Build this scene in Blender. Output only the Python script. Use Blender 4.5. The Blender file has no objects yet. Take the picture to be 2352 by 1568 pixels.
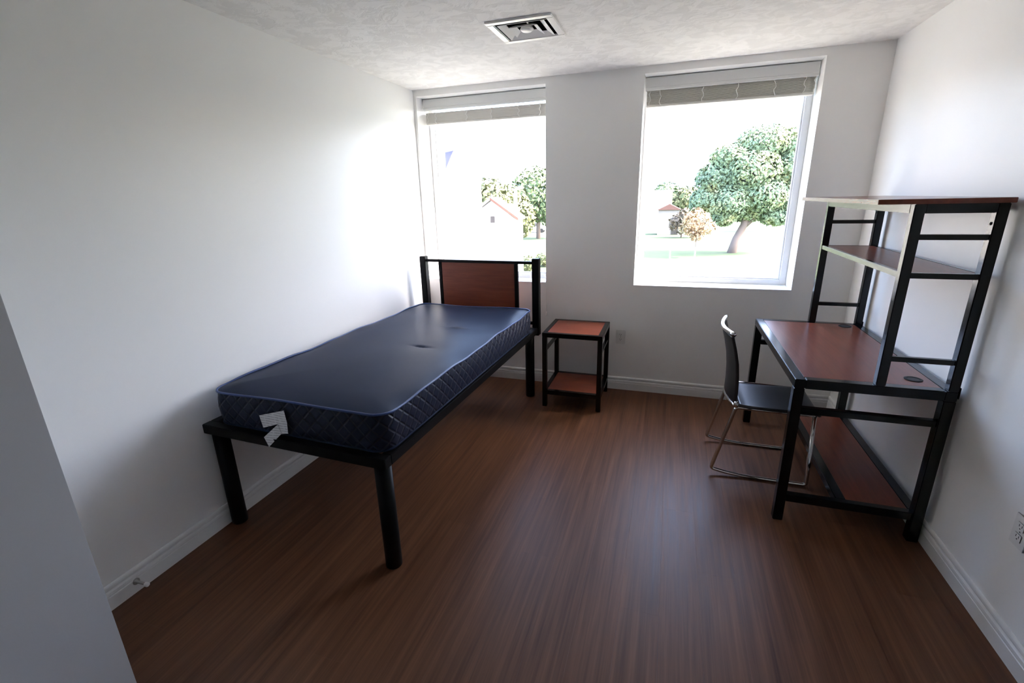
import bpy, bmesh, math, random
from mathutils import Vector, Matrix
random.seed(7)
S = bpy.context.scene
COL = S.collection

# ------------------------------------------------------------------ camera
YAW, PITCH, ROLL, FPX = -0.3258, -0.2985, -0.0251, 1074.41
CAM = Vector((2.0671, -3.7609, 1.5696))
fwd = Vector((math.sin(YAW)*math.cos(PITCH), math.cos(YAW)*math.cos(PITCH), math.sin(PITCH)))
rgt = Vector((math.cos(YAW), -math.sin(YAW), 0))
upv = rgt.cross(fwd)
r2 = math.cos(ROLL)*rgt + math.sin(ROLL)*upv
u2 = -math.sin(ROLL)*rgt + math.cos(ROLL)*upv
cd = bpy.data.cameras.new('camera')
cd.sensor_width = 36.0
cd.lens = FPX*36.0/2352.0
cd.clip_start, cd.clip_end = 0.02, 3000
co = bpy.data.objects.new('camera', cd)
COL.objects.link(co)
M = Matrix((r2, u2, -fwd)).transposed().to_4x4()
M.translation = CAM
co.matrix_world = M
S.camera = co

# ------------------------------------------------------------------ sky and sun
SUN_ELEV = math.radians(42)
SUN_H = Vector((0.995, 0.08, 0)).normalized()
SUN_DIR = Vector((SUN_H.x*math.cos(SUN_ELEV), SUN_H.y*math.cos(SUN_ELEV), math.sin(SUN_ELEV)))
SKY_STRENGTH = 1.0
SUN_ENERGY = 5.0
w = bpy.data.worlds.new('World')
S.world = w
w.use_nodes = True
wn, wl = w.node_tree.nodes, w.node_tree.links
wn.clear()
wo = wn.new('ShaderNodeOutputWorld')
wb = wn.new('ShaderNodeBackground')
ws = wn.new('ShaderNodeTexSky')
ws.sky_type = 'NISHITA'
ws.sun_disc = False
ws.sun_elevation = SUN_ELEV
ws.sun_rotation = math.atan2(SUN_DIR.x, SUN_DIR.y)
ws.altitude = 0
ws.air_density = 0.65
ws.dust_density = 4.0
ws.ozone_density = 0.3
wl.new(ws.outputs[0], wb.inputs[0])
wb.inputs[1].default_value = SKY_STRENGTH
wl.new(wb.outputs[0], wo.inputs[0])
sd = bpy.data.lights.new('sun', 'SUN')
sd.energy = SUN_ENERGY
sd.angle = math.radians(0.6)
sd.color = (1.0, 0.95, 0.87)
so = bpy.data.objects.new('sun', sd)
COL.objects.link(so)
so.rotation_euler = SUN_DIR.to_track_quat('Z', 'Y').to_euler()
so.location = (20, -10, 30)

# ------------------------------------------------------------------ exposure
S.view_settings.view_transform = 'Standard'
S.view_settings.look = 'None'
S.view_settings.gamma = 1.0
S.view_settings.use_curve_mapping = False
S.view_settings.exposure = 2.4
S.cycles.max_bounces = 14
S.cycles.diffuse_bounces = 8
S.cycles.glossy_bounces = 6
S.cycles.transparent_max_bounces = 16
S.cycles.use_denoising = True

# ------------------------------------------------------------------ materials
def mat(name, color, rough=0.5, metal=0.0, spec=0.5):
    m = bpy.data.materials.new(name)
    m.use_nodes = True
    b = m.node_tree.nodes['Principled BSDF']
    b.inputs['Base Color'].default_value = (*color, 1)
    b.inputs['Roughness'].default_value = rough
    b.inputs['Metallic'].default_value = metal
    b.inputs['Specular IOR Level'].default_value = spec
    return m

def nd(m, t): return m.node_tree.nodes.new(t)
def lk(m, a, b): m.node_tree.links.new(a, b)
def bsdf(m): return m.node_tree.nodes['Principled BSDF']

def coords(m, scale=(1, 1, 1), kind='Object', rnd=False):
    tc = nd(m, 'ShaderNodeTexCoord')
    mp = nd(m, 'ShaderNodeMapping')
    mp.inputs['Scale'].default_value = scale
    lk(m, tc.outputs[kind], mp.inputs['Vector'])
    if rnd:
        oi = nd(m, 'ShaderNodeObjectInfo')
        mu = nd(m, 'ShaderNodeMath'); mu.operation = 'MULTIPLY'; mu.inputs[1].default_value = 53.0
        lk(m, oi.outputs['Random'], mu.inputs[0])
        cb = nd(m, 'ShaderNodeCombineXYZ')
        for i in range(3): lk(m, mu.outputs[0], cb.inputs[i])
        lk(m, cb.outputs[0], mp.inputs['Location'])
    return mp.outputs['Vector']

def wcoords(m, scale):
    g = nd(m, 'ShaderNodeNewGeometry')
    mp = nd(m, 'ShaderNodeMapping'); mp.inputs['Scale'].default_value = scale
    lk(m, g.outputs['Position'], mp.inputs['Vector'])
    return mp.outputs['Vector']

def noise(m, vec, scale, detail=3, rough=0.5, dist=0.0):
    n = nd(m, 'ShaderNodeTexNoise')
    n.inputs['Scale'].default_value = scale
    n.inputs['Detail'].default_value = detail
    n.inputs['Roughness'].default_value = rough
    n.inputs['Distortion'].default_value = dist
    lk(m, vec, n.inputs['Vector'])
    return n.outputs['Fac']

def ramp(m, fac, stops):
    r = nd(m, 'ShaderNodeValToRGB')
    e = r.color_ramp.elements
    while len(e) < len(stops): e.new(0.5)
    for el, (p, c) in zip(e, stops):
        el.position = p
        el.color = (*c, 1) if len(c) == 3 else c
    lk(m, fac, r.inputs['Fac'])
    return r.outputs['Color']

def bump(m, h, strength=0.3, dist=0.002):
    b = nd(m, 'ShaderNodeBump')
    b.inputs['Strength'].default_value = strength
    b.inputs['Distance'].default_value = dist
    lk(m, h, b.inputs['Height'])
    lk(m, b.outputs['Normal'], bsdf(m).inputs['Normal'])

def mixf(m, a, b, f):
    n = nd(m, 'ShaderNodeMix'); n.data_type = 'FLOAT'
    n.inputs[0].default_value = f
    lk(m, a, n.inputs[2]); lk(m, b, n.inputs[3])
    return n.outputs[0]

# painted plaster
M_WALL = mat('wall_paint', (0.90, 0.898, 0.882), 0.42, 0, 0.3)
bump(M_WALL, noise(M_WALL, coords(M_WALL), 260, 3), 0.12, 0.001)
M_ENTRY = mat('entry_wall_darkened', (0.47, 0.47, 0.475), 0.5, 0, 0.3)  # darkened to stand in for lens falloff at the frame edge
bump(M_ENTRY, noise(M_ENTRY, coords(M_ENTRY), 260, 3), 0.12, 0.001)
M_CEIL = mat('ceiling_knockdown', (0.80, 0.79, 0.775), 0.9, 0, 0.1)
v = coords(M_CEIL)
n1 = noise(M_CEIL, v, 11, 5, 0.6, 0.8)
h1 = ramp(M_CEIL, n1, [(0.44, (0, 0, 0)), (0.56, (1, 1, 1))])
bump(M_CEIL, h1, 0.35, 0.004)
lk(M_CEIL, ramp(M_CEIL, n1, [(0.42, (0.84, 0.825, 0.805)), (0.58, (0.92, 0.905, 0.885))]), bsdf(M_CEIL).inputs['Base Color'])
M_TRIM = mat('trim_gloss_paint', (0.80, 0.80, 0.785), 0.32, 0, 0.5)
bump(M_TRIM, noise(M_TRIM, coords(M_TRIM, (8, 8, 80)), 10, 2), 0.05, 0.001)
M_VENT = mat('white_enamel_diffuser', (0.93, 0.92, 0.90), 0.3, 0, 0.5)
bump(M_VENT, noise(M_VENT, coords(M_VENT), 120, 2), 0.03, 0.001)
M_VINYL = mat('white_window_vinyl', (0.82, 0.83, 0.84), 0.35, 0, 0.5)
bump(M_VINYL, noise(M_VINYL, coords(M_VINYL), 120, 2), 0.03, 0.001)
M_BLIND = mat('greige_blind', (0.70, 0.68, 0.63), 0.5, 0, 0.4)
lk(M_BLIND, ramp(M_BLIND, noise(M_BLIND, coords(M_BLIND, (2, 2, 90)), 6, 2), [(0.3, (0.66, 0.635, 0.585)), (0.7, (0.735, 0.715, 0.67))]), bsdf(M_BLIND).inputs['Base Color'])
M_VALANCE = mat('valance_offwhite', (0.73, 0.735, 0.72), 0.4, 0, 0.4)
bump(M_VALANCE, noise(M_VALANCE, coords(M_VALANCE, (2, 2, 60)), 10, 2), 0.05, 0.001)
M_CORD = mat('white_cord', (0.86, 0.85, 0.82), 0.7)
bump(M_CORD, noise(M_CORD, coords(M_CORD), 900, 2), 0.3, 0.0005)

# floor planks
M_FLOOR = mat('walnut_vinyl_plank', (0.06, 0.03, 0.02), 0.4, 0, 0.29)
v = wcoords(M_FLOOR, (34, 1.1, 1))
va = wcoords(M_FLOOR, (95, 2.0, 1))
vb = coords(M_FLOOR, (9, 1.0, 1), 'Object', True)
na = noise(M_FLOOR, v, 1.0, 4, 0.6, 0.25)
nb = noise(M_FLOOR, va, 1.0, 3, 0.6, 0.3)
nc_ = noise(M_FLOOR, vb, 1.0, 2, 0.5, 1.4)
g1 = mixf(M_FLOOR, na, nb, 0.35)
g2 = mixf(M_FLOOR, g1, nc_, 0.14)
lk(M_FLOOR, ramp(M_FLOOR, g2, [(0.32, (0.060, 0.0230, 0.0112)), (0.47, (0.110, 0.0450, 0.0215)), (0.58, (0.150, 0.0640, 0.0310)), (0.74, (0.212, 0.096, 0.048))]), bsdf(M_FLOOR).inputs['Base Color'])
lk(M_FLOOR, ramp(M_FLOOR, g1, [(0.3, (0.36,)*3), (0.7, (0.46,)*3)]), bsdf(M_FLOOR).inputs['Roughness'])
bump(M_FLOOR, g1, 0.10, 0.001)
M_SUB = mat('subfloor_seam', (0.03, 0.015, 0.009), 0.8)
lk(M_SUB, ramp(M_SUB, noise(M_SUB, coords(M_SUB), 8), [(0.3, (0.022, 0.011, 0.007)), (0.7, (0.04, 0.02, 0.012))]), bsdf(M_SUB).inputs['Base Color'])

# furniture
M_BLACK = mat('black_powder_coat', (0.0035, 0.0036, 0.0038), 0.2, 0, 0.30)
bump(M_BLACK, noise(M_BLACK, coords(M_BLACK), 500, 2), 0.04, 0.0005)

M_SATIN = mat('black_satin_tube', (0.0035, 0.0036, 0.0038), 0.42, 0, 0.12)
bump(M_SATIN, noise(M_SATIN, coords(M_SATIN), 500, 2), 0.05, 0.0005)

def wood(name, axis, cols, rough):
    m = mat(name, cols[1], rough, 0, 0.33)
    sc = [9.0, 9.0, 9.0]; sc[axis] = 0.9
    n = noise(m, coords(m, sc), 2.2, 5, 0.6, 0.8)
    sc2 = [60.0, 60.0, 60.0]; sc2[axis] = 3.0
    n2 = noise(m, coords(m, sc2), 2.0, 3, 0.6)
    f = mixf(m, n, n2, 0.3)
    lk(m, ramp(m, f, [(0.3, cols[0]), (0.5, cols[1]), (0.7, cols[2])]), bsdf(m).inputs['Base Color'])
    return m
CH = [(0.115, 0.027, 0.014), (0.165, 0.040, 0.020), (0.215, 0.058, 0.029)]
M_CHERRY_Y = wood('cherry_laminate_lengthwise', 1, CH, 0.30)
M_CHERRY_X = wood('cherry_laminate_crosswise', 0, CH, 0.34)
M_BOARD = wood('cherry_laminate_board', 1, CH, 0.22)
M_CHROME = mat('chrome', (0.72, 0.71, 0.69), 0.12, 1.0)
bump(M_CHROME, noise(M_CHROME, coords(M_CHROME), 40, 2), 0.02, 0.001)
M_STEEL = mat('brushed_steel', (0.42, 0.40, 0.37), 0.4, 1.0)
bump(M_STEEL, noise(M_STEEL, coords(M_STEEL), 300, 2), 0.05, 0.0005)
M_SEAT = mat('black_seat_plastic', (0.012, 0.0125, 0.014), 0.33, 0, 0.5)
bump(M_SEAT, noise(M_SEAT, coords(M_SEAT), 400, 2), 0.06, 0.0006)
M_DARK = mat('dark_recess', (0.01, 0.01, 0.01), 0.6)
bump(M_DARK, noise(M_DARK, coords(M_DARK), 60, 2), 0.05, 0.001)
M_RUBBER = mat('black_rubber_foot', (0.012, 0.012, 0.012), 0.8)
bump(M_RUBBER, noise(M_RUBBER, coords(M_RUBBER), 200, 2), 0.1, 0.001)

# mattress ticking
M_MAT = mat('navy_vinyl_ticking', (0.017, 0.021, 0.036), 0.36, 0, 0.5)
bsdf(M_MAT).inputs['IOR'].default_value = 1.10
vm = coords(M_MAT)
bump(M_MAT, noise(M_MAT, vm, 350, 2), 0.15, 0.001)
lk(M_MAT, ramp(M_MAT, noise(M_MAT, vm, 3, 3), [(0.3, (0.0140, 0.0205, 0.0410)), (0.7, (0.0175, 0.0250, 0.0490))]), bsdf(M_MAT).inputs['Base Color'])
M_PIPE = mat('blue_piping', (0.022, 0.048, 0.16), 0.4, 0, 0.4)
bump(M_PIPE, noise(M_PIPE, coords(M_PIPE), 500, 2), 0.2, 0.001)
# quilted border: diamond stitch lines from |u+v| and |u-v| triangles; u = perimeter metres (UV), v = height
M_QUILT = mat('navy_quilted_border', (0.018, 0.022, 0.04), 0.42, 0, 0.18)
tq = nd(M_QUILT, 'ShaderNodeUVMap')
sq = nd(M_QUILT, 'ShaderNodeSeparateXYZ'); lk(M_QUILT, tq.outputs[0], sq.inputs[0])
def qline(op):
    a = nd(M_QUILT, 'ShaderNodeMath'); a.operation = op
    lk(M_QUILT, sq.outputs[0], a.inputs[0]); lk(M_QUILT, sq.outputs[1], a.inputs[1])
    p = nd(M_QUILT, 'ShaderNodeMath'); p.operation = 'PINGPONG'; p.inputs[1].default_value = 0.035
    lk(M_QUILT, a.outputs[0], p.inputs[0])
    return p.outputs[0]
qm = nd(M_QUILT, 'ShaderNodeMath'); qm.operation = 'MINIMUM'
lk(M_QUILT, qline('ADD'), qm.inputs[0]); lk(M_QUILT, qline('SUBTRACT'), qm.inputs[1])
mrq = nd(M_QUILT, 'ShaderNodeMapRange'); mrq.interpolation_type = 'SMOOTHSTEP'
mrq.inputs['From Min'].default_value = 0.0; mrq.inputs['From Max'].default_value = 0.012
lk(M_QUILT, qm.outputs[0], mrq.inputs['Value'])
bump(M_QUILT, mrq.outputs['Result'], 0.6, 0.006)
lk(M_QUILT, ramp(M_QUILT, qm.outputs[0], [(0.0, (0.030, 0.030, 0.034)), (0.0008, (0.024, 0.025, 0.030)), (0.0015, (0.0115, 0.0160, 0.0340))]), bsdf(M_QUILT).inputs['Base Color'])
# label print: blurred rows of small grey type
M_LABEL = mat('printed_white_label', (0.7, 0.7, 0.7), 0.7)
vl = coords(M_LABEL, (1, 1, 1))
wv = nd(M_LABEL, 'ShaderNodeTexWave'); wv.bands_direction = 'Z'; wv.inputs['Scale'].default_value = 26
wv.inputs['Distortion'].default_value = 1.5; wv.inputs['Detail'].default_value = 2
lk(M_LABEL, vl, wv.inputs['Vector'])
nl = noise(M_LABEL, coords(M_LABEL, (60, 60, 22)), 1.6, 2)
mm = nd(M_LABEL, 'ShaderNodeMath'); mm.operation = 'MULTIPLY'
lk(M_LABEL, wv.outputs['Fac'], mm.inputs[0]); lk(M_LABEL, nl, mm.inputs[1])
lk(M_LABEL, ramp(M_LABEL, mm.outputs[0], [(0.25, (0.80, 0.80, 0.79)), (0.42, (0.55, 0.54, 0.54))]), bsdf(M_LABEL).inputs['Base Color'])

# glass: thin pane, see-through with a Fresnel sheen
M_GLASS = bpy.data.materials.new('window_glass'); M_GLASS.use_nodes = True
gn, gl = M_GLASS.node_tree.nodes, M_GLASS.node_tree.links
gn.clear()
go = gn.new('ShaderNodeOutputMaterial'); gm = gn.new('ShaderNodeMixShader')
gt = gn.new('ShaderNodeBsdfTransparent'); gt.inputs[0].default_value = (0.95, 0.955, 0.955, 1)
gg = gn.new('ShaderNodeBsdfGlossy'); gg.inputs['Roughness'].default_value = 0.02
gx = gn.new('ShaderNodeNewGeometry')
gd = gn.new('ShaderNodeVectorMath'); gd.operation = 'DOT_PRODUCT'
gl.new(gx.outputs['Normal'], gd.inputs[0]); gl.new(gx.outputs['Incoming'], gd.inputs[1])
def gmath(op, a, b=None):
    n = gn.new('ShaderNodeMath'); n.operation = op
    gl.new(a, n.inputs[0])
    if b is not None: n.inputs[1].default_value = b
    return n.outputs[0]
inv = gn.new('ShaderNodeMath'); inv.operation = 'SUBTRACT'; inv.inputs[0].default_value = 1.0
gl.new(gmath('ABSOLUTE', gd.outputs['Value']), inv.inputs[1])
gfac = gmath('ADD', gmath('MULTIPLY', gmath('POWER', inv.outputs[0], 5.0), 0.90), 0.035)   # Schlick
gl.new(gfac, gm.inputs[0]); gl.new(gt.outputs[0], gm.inputs[1]); gl.new(gg.outputs[0], gm.inputs[2]); gl.new(gm.outputs[0], go.inputs[0])

# outdoors
M_GRASS = mat('lawn', (0.17, 0.25, 0.10), 0.95, 0, 0.1)
lk(M_GRASS, ramp(M_GRASS, noise(M_GRASS, coords(M_GRASS), 0.25, 6), [(0.3, (0.050, 0.072, 0.036)), (0.7, (0.068, 0.090, 0.050))]), bsdf(M_GRASS).inputs['Base Color'])
M_PAVE = mat('pale_asphalt_and_bounce', (0.106, 0.109, 0.084), 0.9)  # for the car park and for the added bounce slab
bump(M_PAVE, noise(M_PAVE, coords(M_PAVE), 20, 4), 0.2, 0.01)
M_STUCCO = mat('white_stucco', (0.50, 0.49, 0.475), 0.85)
bump(M_STUCCO, noise(M_STUCCO, coords(M_STUCCO), 30, 4), 0.2, 0.01)
M_ROOF = mat('pale_roof_shingle', (0.45, 0.43, 0.42), 0.9)
bump(M_ROOF, noise(M_ROOF, coords(M_ROOF), 25, 3), 0.3, 0.01)
M_BROWN = mat('brown_fascia', (0.10, 0.045, 0.032), 0.7)
bump(M_BROWN, noise(M_BROWN, coords(M_BROWN), 25, 3), 0.2, 0.01)
M_BRICK = mat('red_brick', (0.26, 0.11, 0.075), 0.9)
bk = nd(M_BRICK, 'ShaderNodeTexBrick')
bk.inputs['Color1'].default_value = (0.13, 0.055, 0.038, 1); bk.inputs['Color2'].default_value = (0.10, 0.043, 0.03, 1)
bk.inputs['Mortar'].default_value = (0.2, 0.18, 0.16, 1); bk.inputs['Scale'].default_value = 4.5
lk(M_BRICK, coords(M_BRICK), bk.inputs['Vector']); lk(M_BRICK, bk.outputs['Color'], bsdf(M_BRICK).inputs['Base Color'])
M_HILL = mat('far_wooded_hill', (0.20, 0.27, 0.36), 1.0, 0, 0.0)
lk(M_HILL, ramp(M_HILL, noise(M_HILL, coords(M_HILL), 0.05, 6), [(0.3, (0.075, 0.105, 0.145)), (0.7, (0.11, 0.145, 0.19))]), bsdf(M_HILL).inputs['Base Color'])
M_BARK = mat('bark', (0.16, 0.12, 0.105), 0.95)
bump(M_BARK, noise(M_BARK, coords(M_BARK, (6, 6, 1)), 4, 4), 0.5, 0.03)
M_LAMP = mat('white_lamp_post', (0.75, 0.75, 0.74), 0.4)
bump(M_LAMP, noise(M_LAMP, coords(M_LAMP), 30, 2), 0.05, 0.002)
M_CAR = mat('silver_car_paint', (0.62, 0.62, 0.63), 0.3, 0.2)
bump(M_CAR, noise(M_CAR, coords(M_CAR), 4, 2), 0.02, 0.002)
M_DGLASS = mat('dark_window_glass', (0.045, 0.04, 0.04), 0.25)
bump(M_DGLASS, noise(M_DGLASS, coords(M_DGLASS), 4, 2), 0.02, 0.002)
M_SHADE = mat('slate_gable_shade', (0.065, 0.065, 0.11), 0.8)  # slate tone painted for the shaded gable corner
bump(M_SHADE, noise(M_SHADE, coords(M_SHADE, (1, 1, 30)), 3, 2), 0.3, 0.01)

def leafmat(name, c0, c1, c2):
    m = mat(name, c1, 0.75, 0, 0.25)
    lk(m, ramp(m, noise(m, coords(m), 0.7, 4, 0.6), [(0.32, c0), (0.5, c1), (0.68, c2)]), bsdf(m).inputs['Base Color'])
    return m
M_LEAF_OAK = leafmat('leaf_deep_green', (0.102, 0.144, 0.092), (0.146, 0.196, 0.109), (0.250, 0.252, 0.121))
M_LEAF_ORANGE = leafmat('leaf_autumn_orange', (0.217, 0.140, 0.087), (0.272, 0.178, 0.105), (0.247, 0.210, 0.111))
M_LEAF_RUST = leafmat('leaf_rust', (0.083, 0.066, 0.048), (0.111, 0.086, 0.059), (0.132, 0.103, 0.066))
M_LEAF_LIME = leafmat('leaf_yellow_green', (0.086, 0.102, 0.047), (0.117, 0.128, 0.059), (0.149, 0.142, 0.070))
M_LEAF_GREEN = leafmat('leaf_fresh_green', (0.066, 0.098, 0.045), (0.087, 0.122, 0.056), (0.112, 0.140, 0.067))
M_LEAF_SHRUB = leafmat('leaf_shrub', (0.044, 0.065, 0.030), (0.069, 0.086, 0.039), (0.104, 0.108, 0.049))

# ------------------------------------------------------------------ builders
class MB:
    """collects shapes into one bmesh"""
    def __init__(s): s.bm = bmesh.new()
    def box(s, x0, x1, y0, y1, z0, z1):
        vs = [s.bm.verts.new(p) for p in ((x0,y0,z0),(x1,y0,z0),(x1,y1,z0),(x0,y1,z0),(x0,y0,z1),(x1,y0,z1),(x1,y1,z1),(x0,y1,z1))]
        for f in ((0,3,2,1),(4,5,6,7),(0,1,5,4),(1,2,6,5),(2,3,7,6),(3,0,4,7)):
            s.bm.faces.new([vs[i] for i in f])
        return s
    def prism(s, poly, vec):
        """extrude a planar polygon (list of 3-D points) along vec"""
        a = [s.bm.verts.new(p) for p in poly]
        b = [s.bm.verts.new(Vector(p)+Vector(vec)) for p in poly]
        n = len(a)
        s.bm.faces.new(a[::-1]); s.bm.faces.new(b)
        for i in range(n): s.bm.faces.new((a[i], a[(i+1) % n], b[(i+1) % n], b[i]))
        return s
    def tube(s, pts, r, n=10, closed=False, cap=True):
        pts = [Vector(p) for p in pts]
        rr = r if isinstance(r, (list, tuple)) else [r]*len(pts)
        rings = []; N = len(pts); prev = None
        for i in range(N):
            if closed: t = pts[(i+1) % N]-pts[i-1]
            else: t = pts[min(i+1, N-1)]-pts[max(i-1, 0)]
            t.normalize()
            if prev is None:
                a = Vector((0, 0, 1)) if abs(t.z) < 0.9 else Vector((1, 0, 0))
                u = t.cross(a).normalized()
            else: u = (prev-t*prev.dot(t)).normalized()
            prev = u; w_ = t.cross(u)
            rings.append([s.bm.verts.new(pts[i]+(u*math.cos(2*math.pi*k/n)+w_*math.sin(2*math.pi*k/n))*rr[i]) for k in range(n)])
        M_ = N if closed else N-1
        for i in range(M_):
            A, B = rings[i], rings[(i+1) % N]
            for k in range(n): s.bm.faces.new((A[k], A[(k+1) % n], B[(k+1) % n], B[k]))
        if cap and not closed:
            s.bm.faces.new(rings[0][::-1]); s.bm.faces.new(rings[-1])
        return s
    def lathe(s, prof, origin, axis, n=20):
        """revolve (r, h) profile about axis at origin"""
        q = Vector((0, 0, 1)).rotation_difference(Vector(axis).normalized())
        rings = []
        for r, h in prof:
            rings.append([s.bm.verts.new(Vector(origin)+q@Vector((r*math.cos(2*math.pi*k/n), r*math.sin(2*math.pi*k/n), h))) for k in range(n)])
        for A, B in zip(rings, rings[1:]):
            for k in range(n): s.bm.faces.new((A[k], A[(k+1) % n], B[(k+1) % n], B[k]))
        s.bm.faces.new(rings[0][::-1]); s.bm.faces.new(rings[-1])
        return s
    def build(s, name, material, parent=None, bevel=0.0, seg=2, smooth=False, off=None):
        bm = s.bm
        if off is not None: bmesh.ops.translate(bm, verts=bm.verts, vec=-Vector(off))
        bmesh.ops.recalc_face_normals(bm, faces=bm.faces)
        if bevel: bmesh.ops.bevel(bm, geom=[e for e in bm.edges if len(e.link_faces) == 2 and e.calc_face_angle(0) > 0.6], offset=bevel, segments=seg, affect='EDGES', clamp_overlap=True)
        if smooth:
            for f in bm.faces: f.smooth = True
        me = bpy.data.meshes.new(name)
        bm.to_mesh(me); bm.free()
        me.materials.append(material)
        o = bpy.data.objects.new(name, me)
        COL.objects.link(o)
        if parent: o.parent = parent
        return o

def box(name, material, d, parent=None, bevel=0.0, off=None):
    return MB().box(*d).build(name, material, parent, bevel, off=off)

def tag(o, label=None, cat=None, group=None, kind=None):
    if label: o['label'] = label
    if cat: o['category'] = cat
    if group: o['group'] = group
    if kind: o['kind'] = kind
    return o

def thing(name, loc, rz=0.0, label=None, cat=None, group=None, kind=None):
    o = bpy.data.objects.new(name, None)
    o.empty_display_size = 0.1
    COL.objects.link(o)
    o.location = loc; o.rotation_euler = (0, 0, rz)
    return tag(o, label, cat, group, kind)

def fillet(pts, r, n=5):
    """round the inner corners of an open polyline"""
    pts = [Vector(p) for p in pts]
    out = [pts[0]]
    for i in range(1, len(pts)-1):
        a, b, c = pts[i-1], pts[i], pts[i+1]
        d1, d2 = (a-b), (c-b)
        rr = min(r, d1.length*0.45, d2.length*0.45)
        p, q = b+d1.normalized()*rr, b+d2.normalized()*rr
        for k in range(n+1):
            t = k/n
            out.append((1-t)**2*p+2*t*(1-t)*b+t*t*q)
    out.append(pts[-1])
    return out

# ------------------------------------------------------------------ room shell
W, H = 3.272, 2.415
ENX, ENY, BACK = 0.652, -3.139, -7.2          # entry wall corner, unseen back wall pushed far off so less light returns
WZ0, WZ1 = 0.884, 2.368
WINS = [(0.025, 1.109), (1.818, 2.914)]
RD = 0.20                                      # reveal depth to the window frame
WT = 0.27                                      # wall thickness inside the brick

# floor: sub-base with individual planks on top
fl = MB().box(-0.2, W+0.2, BACK-0.2, 0.2, -0.12, -0.0055).build('floor', M_SUB)
tag(fl, kind='structure')
PWD, PLN = 0.152, 1.22
row = 0
x = 0.0
starts = [0.0, 0.42, 0.84, 0.21, 0.63, 1.02, 0.33, 0.74]
while x < W-1e-4:
    x1 = min(x+PWD, W)
    y = -starts[row % 8]*1.0
    y = 0.0-starts[row % 8]
    y = y if y < -0.05 else 0.0
    segs = []
    a = 0.0
    b = y if y < 0 else -PLN
    ymin = BACK if x1 > ENX else ENY-0.02
    while a > ymin+1e-4:
        b = max(b, ymin)
        segs.append((a, b)); a = b; b = a-PLN
    for (a, b) in segs:
        g = 0.00012
        cx, cy = (x+x1)/2, (a+b)/2
        o = box('plank', M_FLOOR, (x+g-cx, x1-g-cx, b+g-cy, a-g-cy, -0.0055, 0.0), fl)
        o.location = (cx, cy, 0)
    x = x1; row += 1

# ceiling with the opening for the air diffuser
VX, VY, VH = 1.273, -1.042, 0.140
m = MB()
cz0, cz1 = H, H+0.25
X0, X1, Y0, Y1 = -0.2, W+0.2, BACK-0.2, 0.34
m.box(X0, VX-VH, Y0, Y1, cz0, cz1).box(VX+VH, X1, Y0, Y1, cz0, cz1).box(VX-VH, VX+VH, Y0, VY-VH, cz0, cz1).box(VX-VH, VX+VH, VY+VH, Y1, cz0, cz1)
tag(m.build('ceiling', M_CEIL), kind='structure')

# window wall
def pierced(mb, xa, xb, y0, y1, z0, z1):
    xs = [xa]
    for a, b in WINS: xs += [a, b]
    xs.append(xb)
    for i in range(0, len(xs), 2): mb.box(xs[i], xs[i+1], y0, y1, WZ0, WZ1)
    mb.box(xa, xb, y0, y1, z0, WZ0).box(xa, xb, y0, y1, WZ1, z1)
    return mb
tag(pierced(MB(), -0.2, W+0.2, 0.0, WT, -0.12, H+0.02).build('wall_far', M_WALL), kind='structure')
GZ = -3.6
tag(pierced(MB(), -2.5, W+2.5, WT, WT+0.07, GZ-0.05, 3.0).build('wall_outside', M_BRICK), kind='structure')
tag(MB().box(-0.2, 0.0, ENY, 0.0, -0.12, H+0.02).build('wall_left', M_WALL), kind='structure')
tag(MB().box(W, W+0.2, BACK, 0.0, -0.12, H+0.02).build('wall_right', M_WALL), kind='structure')
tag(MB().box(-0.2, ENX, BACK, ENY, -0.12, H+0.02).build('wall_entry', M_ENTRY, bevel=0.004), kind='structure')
tag(MB().box(-0.2, W+0.2, BACK-0.2, BACK, -0.12, H+0.02).build('wall_near', M_WALL), kind='structure')

# baseboards: moulded profile (depth, height)
BP = [(0, 0), (0.0135, 0), (0.0135, 0.058), (0.0115, 0.0605), (0.0115, 0.0635), (0.0125, 0.066), (0.0115, 0.076), (0.0085, 0.080), (0.0045, 0.082), (0.0045, 0.087), (0.0100, 0.090), (0.0105, 0.095), (0.0095, 0.102), (0.007, 0.1065), (0.003, 0.109), (0, 0.109)]
tag(MB().prism([(d, ENY, z) for d, z in BP], (0, -ENY, 0)).build('baseboard_left', M_TRIM), kind='structure')
tag(MB().prism([(0, -d, z) for d, z in BP], (W, 0, 0)).build('baseboard_far', M_TRIM), kind='structure')
tag(MB().prism([(W-d, BACK, z) for d, z in BP], (0, -BACK, 0)).build('baseboard_right', M_TRIM), kind='structure')

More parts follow.
